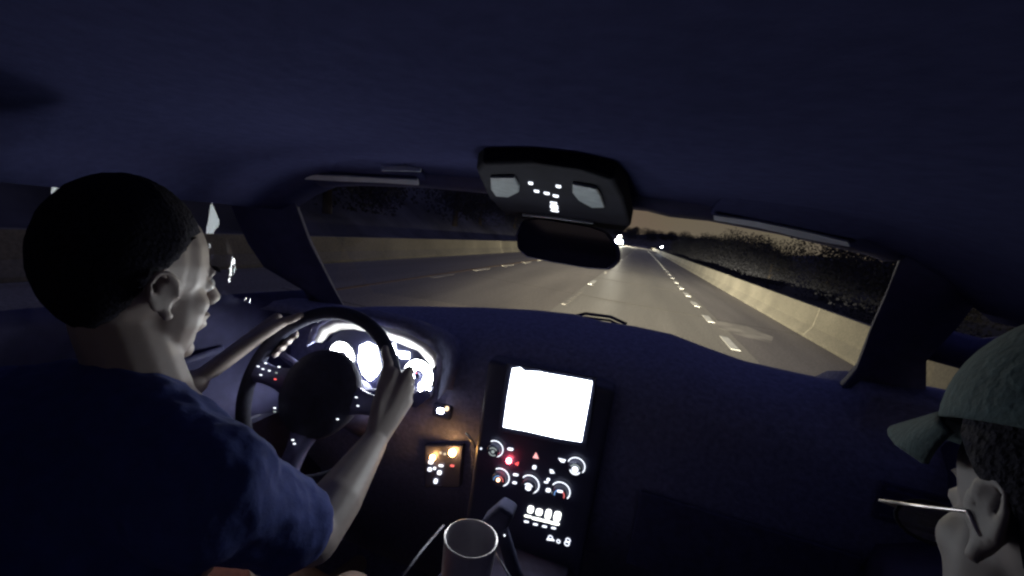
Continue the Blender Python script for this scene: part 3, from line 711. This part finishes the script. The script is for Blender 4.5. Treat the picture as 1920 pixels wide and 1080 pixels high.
# ================================================================== PEOPLE
def head_shape(b, T, R, sc=1.0, es=1.0):
    def e(c, r): b.ell(T+R@(Vector(c)*sc), Vector(r)*sc if not isinstance(r, float) else r*sc, R)
    e((0, -.008, .032), (.075, .077, .092)); e((0, .02, .03), (.068, .066, .08)); e((0, .036, -.03), (.06, .052, .075)); e((0, .032, -.075), (.049, .05, .036))
    e((0, .070, -.098), (.022, .017, .016)); e((.037, .050, -.025), (.022, .027, .022)); e((-.037, .050, -.025), (.022, .027, .022))
    e((0, .080, .018), (.042, .013, .01)); e((0, .082, -.058), (.026, .013, .02))
    e((0, .094, -.05), (.021, .010, .006)); e((0, .092, -.064), (.019, .010, .007))
    for k in range(6):
        t = k/5; e((0, .088+.024*t, .010-.036*t), (.008+.003*t, .010, .009+.001*t))
    e((.010, .101, -.03), (.008, .009, .007)); e((-.010, .101, -.03), (.008, .009, .007))
    for s in (-1, 1):
        e((s*.031, .073, .001), (.014, .012, .009))
        # ear: concha plate, rim and lobe
        def E_(v): return T+R@((Vector((s*.079, -.006, .0))+(Vector(v)-Vector((s*.079, -.006, .0)))*es)*sc)
        e((s*.077, -.006, -.006*es), (.006, .013*es, .024*es))
        P = [E_((s*(.083+.003*math.sin(a)), -.010+.018*math.cos(a)-.004*math.sin(a), .003+.029*math.sin(a))) for a in [math.radians(d) for d in range(-20, 260, 20)]]
        b.tube(P, .0042*sc*es, 8)
        P = [E_((s*.081, -.006+.010*math.cos(a), .002+.017*math.sin(a))) for a in [math.radians(d) for d in range(40, 250, 20)]]
        b.tube(P, .0032*sc*es, 8)
        b.ell(E_((s*.080, -.002, -.030)), Vector((.006, .008, .009))*sc*es, R)
def hand(b, wrist, P, tang, out, nrm, curl=1.0, thumb_side=1, r_rim=.0155):
    """hand wrapped round a bar at P; tang: along the bar towards the index finger, out: away from the bar's hub, nrm: towards the palm's owner"""
    tang, out, nrm = tang.normalized(), out.normalized(), nrm.normalized()
    palm_c = P+out*.030+nrm*.030
    knuckles = []
    for i in range(4):
        off = (i-1.5)*.0205
        kn = P+tang*off+(out*.040+nrm*.008)*(1.0-.05*abs(i-1.5)); knuckles.append(kn)
        L = (.96, 1.04, 1.0, .84)[3-i if thumb_side < 0 else i]
        a = [math.radians(d) for d in (-25, -78*L, -128*L, -168*L)]
        pts = [kn]+[P+tang*off+(out*math.cos(x)+nrm*math.sin(x))*(r_rim+.0105) for x in a[1:]]
        rad = [.0100, .0092, .0084, .0072]
        for p0, p1, r0, r1 in zip(pts, pts[1:], rad, rad[1:]): b.cap(p0, p1, r0, r1)
    # palm: metacarpals fanned from the wrist
    for i, kn in enumerate(knuckles):
        b.cap(wrist+tang*((i-1.5)*.009), kn, .0155, .0118)
        b.cap(wrist.lerp(P, .35)+tang*((i-1.5)*.013)+nrm*.012, P+tang*((i-1.5)*.018)+nrm*.026+out*.012, .014, .011)
    tb = wrist.lerp(P, .35)+tang*.030+nrm*.012
    t1 = P+tang*.046+nrm*.026-out*.002; t2 = P+tang*.066+nrm*.022-out*.012; t3 = P+tang*.082+nrm*.018-out*.016
    b.cap(wrist+tang*.012, tb, .016, .0145); b.cap(tb, t1, .0145, .0112); b.cap(t1, t2, .0105, .0098); b.cap(t2, t3, .0096, .0078)

def person(label, T, R, neck, sc, es, nr, sh_l, sh_r, hip, knees, feet, arms, hands, skin='skin'):
    root = empty('person', (hip[0], hip[1], -1.25), label, 'person')
    b = MB(); head_shape(b, T, R, sc, es)
    n0 = T+R@Vector((0, -.006, -.05)); neck = Vector(neck)
    b.cap(n0, neck, nr, nr+.003)
    chest = neck+Vector((0, -.03, -.14)); hip = Vector(hip)
    b.cap(neck+Vector((0, 0, -.02)), Vector(sh_l), .058, .062); b.cap(neck+Vector((0, 0, -.02)), Vector(sh_r), .058, .062)
    b.ell(chest, (.165, .11, .15)); b.cap(chest+Vector((0, 0, -.05)), hip, .125, .13); b.ell(hip, (.17, .13, .11))
    for s, k, f in zip((-1, 1), knees, feet):
        k = Vector(k); f = Vector(f)
        b.cap(hip+Vector((s*.09, .03, 0)), k, .085, .058); b.cap(k, f, .056, .038); b.cap(f, f+Vector((0, .15, -.03)), .037, .03)
    for (S, Ee, Wr) in arms:
        S, Ee, Wr = Vector(S), Vector(Ee), Vector(Wr)
        b.cap(S, Ee, .052, .041); b.cap(Ee, Ee.lerp(Wr, .35), .041, .042); b.cap(Ee.lerp(Wr, .35), Wr, .042, .0265)
    for h in hands: hand(b, **h)
    body = b.build('body', M[skin], root); remesh(body, .0042, 3)
    return root, body
def rot(yaw, pitch, roll=0): return Matrix.Rotation(math.radians(yaw), 3, 'Z') @ Matrix.Rotation(math.radians(pitch), 3, 'X') @ Matrix.Rotation(math.radians(roll), 3, 'Y')

# --- driver
DT = Vector((-.640, .392, -.146)); DR = rot(-2, -3, 1)
shl, shr = (-.80, .32, -.36), (-.428, .345, -.35)
hip = (-.62, .20, -.86)
er, wr = Vector((-.395, .49, -.505)), Vector((-.42, .668, -.448))
aR = math.radians(17); PR = wp(aR, .181)
aL = math.radians(150); PL = wp(aL, .181)
el_, wl = Vector((-.86, .45, -.50)), Vector((-.835, .635, -.415))
def tan_(a): return -wu*math.sin(a)+wv*math.cos(a)
drv, body = person('driver in a blue T-shirt gripping the steering wheel, seen in profile at left', DT, DR, (-.612, .402, -.305), 1.06, .88, .050, shl, shr, hip,
    [(-.74, .70, -.86), (-.46, .70, -.84)], [(-.72, .98, -1.17), (-.46, 1.02, -1.17)],
    [(shl, el_, wl), (shr, er, wr)],
    [dict(wrist=wr, P=PR, tang=tan_(aR), out=(PR-wc_), nrm=wnn, thumb_side=1),
     dict(wrist=wl, P=PL, tang=-tan_(aL), out=(PL-wc_), nrm=wnn, thumb_side=1)])
# shirt
b = MB(); nk = Vector((-.622, .372, -.292)); ch = nk+Vector((0, -.03, -.14))
b.cap(nk+Vector((0, -.008, -.030)), Vector(shl)+Vector((0, 0, -.008)), .078, .078); b.cap(nk+Vector((.0, -.008, -.030)), Vector(shr)+Vector((0, 0, -.006)), .080, .078)
b.ell(ch, (.185, .128, .165)); b.cap(ch+Vector((0, 0, -.05)), Vector(hip)+Vector((0, 0, .02)), .142, .15)
b.cap(shr, Vector(shr).lerp(er, .74), .068, .060); b.cap(shl, Vector(shl).lerp(el_, .88), .066, .062)
o = b.build('shirt', M['shirt'], drv); remesh(o, .006, 5, (.016, .05))
# shorts
b = MB(); hv = Vector(hip); b.ell(hv, (.185, .15, .125))
for s, k in ((-1, (-.74, .70, -.86)), (1, (-.46, .70, -.84))): b.cap(hv+Vector((s*.09, .03, 0)), hv.lerp(Vector(k), .86)+Vector((s*.03, 0, 0)), .1, .082)
o = b.build('shorts', M['shorts'], drv); remesh(o, .007, 5, (.015, .06))
def hair(T, R, parent, top=.052, m='hair', ear=.022, back=-.07, k=1.0, dy0=-.12, sc=1.0, thin=1.0):
    b = MB(); rows = []
    nu, nv = 48, 26
    for i in range(nv+1):
        a = PI*i/nv*.86; row = []
        for j in range(nu):
            ph = 2*PI*j/nu; d = Vector((math.sin(a)*math.cos(ph), math.sin(a)*math.sin(ph), math.cos(a)))
            fr = max(0, d.y)                        # hairline: high in front, over the ear, low at the back
            zmin = ear+(top-ear)*min(1, fr*1.9) if d.y > dy0 else ear+(back-ear)*min(1, (dy0-d.y)*(2.2 if dy0 < 0 else 5))
            p = Vector((d.x*.083*thin, d.y*.083*thin-.006, d.z*.101*thin+.032))
            if d.y > 0: p.y *= .96
            if p.z < zmin:
                k_ = (zmin-p.z); p = Vector((p.x*(1-.0), p.y, zmin-min(k_, .004)))
                q = Vector((d.x, d.y, 0)).normalized(); sh = .9; p.x *= sh; p.y = (p.y+.006)*sh-.006
            p *= 1+.012*math.sin(13*ph+7*a)*math.sin(9*a+4*ph)
            row.append(T+R@(Vector((p.x*k, p.y, p.z))*sc))
        rows.append(row)
    b.grid(rows, True); b.f.append(tuple(range(len(b.v)-nu, len(b.v)))); b.m.append(0)
    return b.build('hair', M[m], parent, smooth=True)
hair(DT, DR, drv, sc=1.06, thin=.992, top=.072, ear=.032)
for s in (-1, 1):
    b = MB(); b.ell(DT+DR@Vector((s*.033, .080, .001)), .012, nu=14, nv=10); b.build('eye', M['white_eye'], drv, smooth=True)
    b = MB(); b.tube([DT+DR@Vector((s*x_, .0955-.3*abs(x_-.03), .021+.003*math.sin((x_-.014)*90))) for x_ in (.014, .022, .03, .038, .046)], [.002, .0034, .0036, .003, .0015], 6); b.build('eyebrow', M['hair'], drv)

# --- passenger
PR_ = rot(2, -15, 4); PT = Vector((.291, .305, -.132))
psl, psr = (.10, .19, -.36), (.48, .22, -.36); phip = (.34, .16, -.88)
pel, pwl = Vector((.07, .30, -.60)), Vector((.20, .47, -.69))
per, pwr = Vector((.55, .32, -.60)), Vector((.42, .49, -.69))
bar = Vector((.31, .52, -.68))
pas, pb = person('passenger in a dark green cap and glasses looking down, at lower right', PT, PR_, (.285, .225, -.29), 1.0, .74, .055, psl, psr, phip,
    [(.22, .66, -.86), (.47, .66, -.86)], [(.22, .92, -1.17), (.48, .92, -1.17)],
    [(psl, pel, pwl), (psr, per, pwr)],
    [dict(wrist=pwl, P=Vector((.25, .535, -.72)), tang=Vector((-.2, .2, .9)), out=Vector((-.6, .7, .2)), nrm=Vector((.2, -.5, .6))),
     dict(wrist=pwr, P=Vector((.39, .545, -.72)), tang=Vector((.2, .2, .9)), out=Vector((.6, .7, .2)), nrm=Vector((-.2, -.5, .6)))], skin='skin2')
b = MB(); nk = Vector((.285, .225, -.29)); ch = nk+Vector((.01, -.03, -.14))
b.cap(nk+Vector((0, -.01, -.02)), Vector(psl), .082, .082); b.cap(nk+Vector((0, -.01, -.02)), Vector(psr), .082, .082)
b.ell(ch, (.2, .14, .18)); b.cap(ch+Vector((0, 0, -.05)), Vector(phip)+Vector((0, 0, .03)), .155, .16)
for S, Ee, Wr in ((psl, pel, pwl), (psr, per, pwr)): b.cap(S, Ee, .07, .058); b.cap(Ee, Ee.lerp(Wr, .9), .056, .042)
o = b.build('jacket', M['jacket'], pas); remesh(o, .007, 5, (.016, .06))
b = MB(); hv = Vector(phip); b.ell(hv, (.18, .15, .12))
for s, k, f in ((-1, (.22, .66, -.86), (.22, .92, -1.17)), (1, (.47, .66, -.86), (.48, .92, -1.17))):
    b.cap(hv+Vector((s*.09, .03, 0)), k, .098, .072); b.cap(k, Vector(k).lerp(Vector(f), .92), .07, .055)
o = b.build('trousers', M['jacket'], pas); remesh(o, .008, 4, (.014, .06))
hair(PT, PR_, pas, top=.06, ear=.015, back=-.13, k=1.04, dy0=-.12)
b = MB(); rows = []                                # cap crown
for i in range(15):
    a = PI/2*i/14*1.02; row = []
    for j in range(40):
        ph = 2*PI*j/40
        row.append(PT+PR_@Vector((math.cos(ph)*math.sin(a)*.087*(1+.012*math.cos(6*ph)), math.sin(ph)*math.sin(a)*.112-.012, .056+math.cos(a)*.092)))
    rows.append(row)
capo = b.grid(rows, True).build('cap', M['cap'], pas, smooth=True, solid=.003)
b = MB(); rows = []
for i in range(9):
    t = i/8; row = []
    for j in range(17):
        u = j/16*2-1; w_ = .083*(1-.18*t*t)
        yi = .112*math.sqrt(max(0, 1-(u*.083/.088)**2))-.018
        row.append(PT+PR_@Vector((u*.085*(1-.08*t*t), yi+t*.088*math.sqrt(max(.01, 1-.9*u*u)), .070-.026*u*u-.026*t)))
    rows.append(row)
b.grid(rows).build('cap_brim', M['cap'], capo, smooth=True, solid=.004)
b = MB(); b.ell(PT+PR_@Vector((0, -.012, .149)), .006, nu=10, nv=6); b.build('cap_button', M['cap'], capo)
for s in (-1, 1):
    b = MB(); b.ell(PT+PR_@Vector((s*.031, .0695, .001)), .0115, nu=14, nv=10); b.build('eye', M['white_eye'], pas, smooth=True)
gf = MB(); gf.mi = 0                                          # spectacles
for s in (-1, 1):
    P = [PT+PR_@Vector((s*(.034+.027*math.cos(a)), .104-.16*abs(.034+.027*math.cos(a)-.01), -.026+.015*math.sin(a))) for a in [2*PI*k/20 for k in range(20)]]
    gf.mi = 0; gf.tube(P, .0014, 6, True)
    gf.mi = 1
    gf.tube([PT+PR_@Vector(v) for v in ((s*.062, .096, -.022), (s*.078, .086, -.020), (s*.081, .04, -.010), (s*.083, .0, .0), (s*.082, -.010, -.010))], .0012, 6)
gf.tube([PT+PR_@Vector(v) for v in ((-.008, .104, -.022), (0, .107, -.020), (.008, .104, -.022))], .0014, 6)
glo = gf.build('glasses', [M['black'], M['steel']], pas, smooth=True)
for s in (-1, 1):
    b = MB(); b.plate([PT+PR_@Vector((s*(.034+.026*math.cos(a)), .104-.16*abs(.034+.026*math.cos(a)-.01), -.026+.014*math.sin(a))) for a in [2*PI*k/16 for k in range(16)]], PR_@Vector((0, 1, 0)), .0012); b.build('lens', M['spec'], glo)
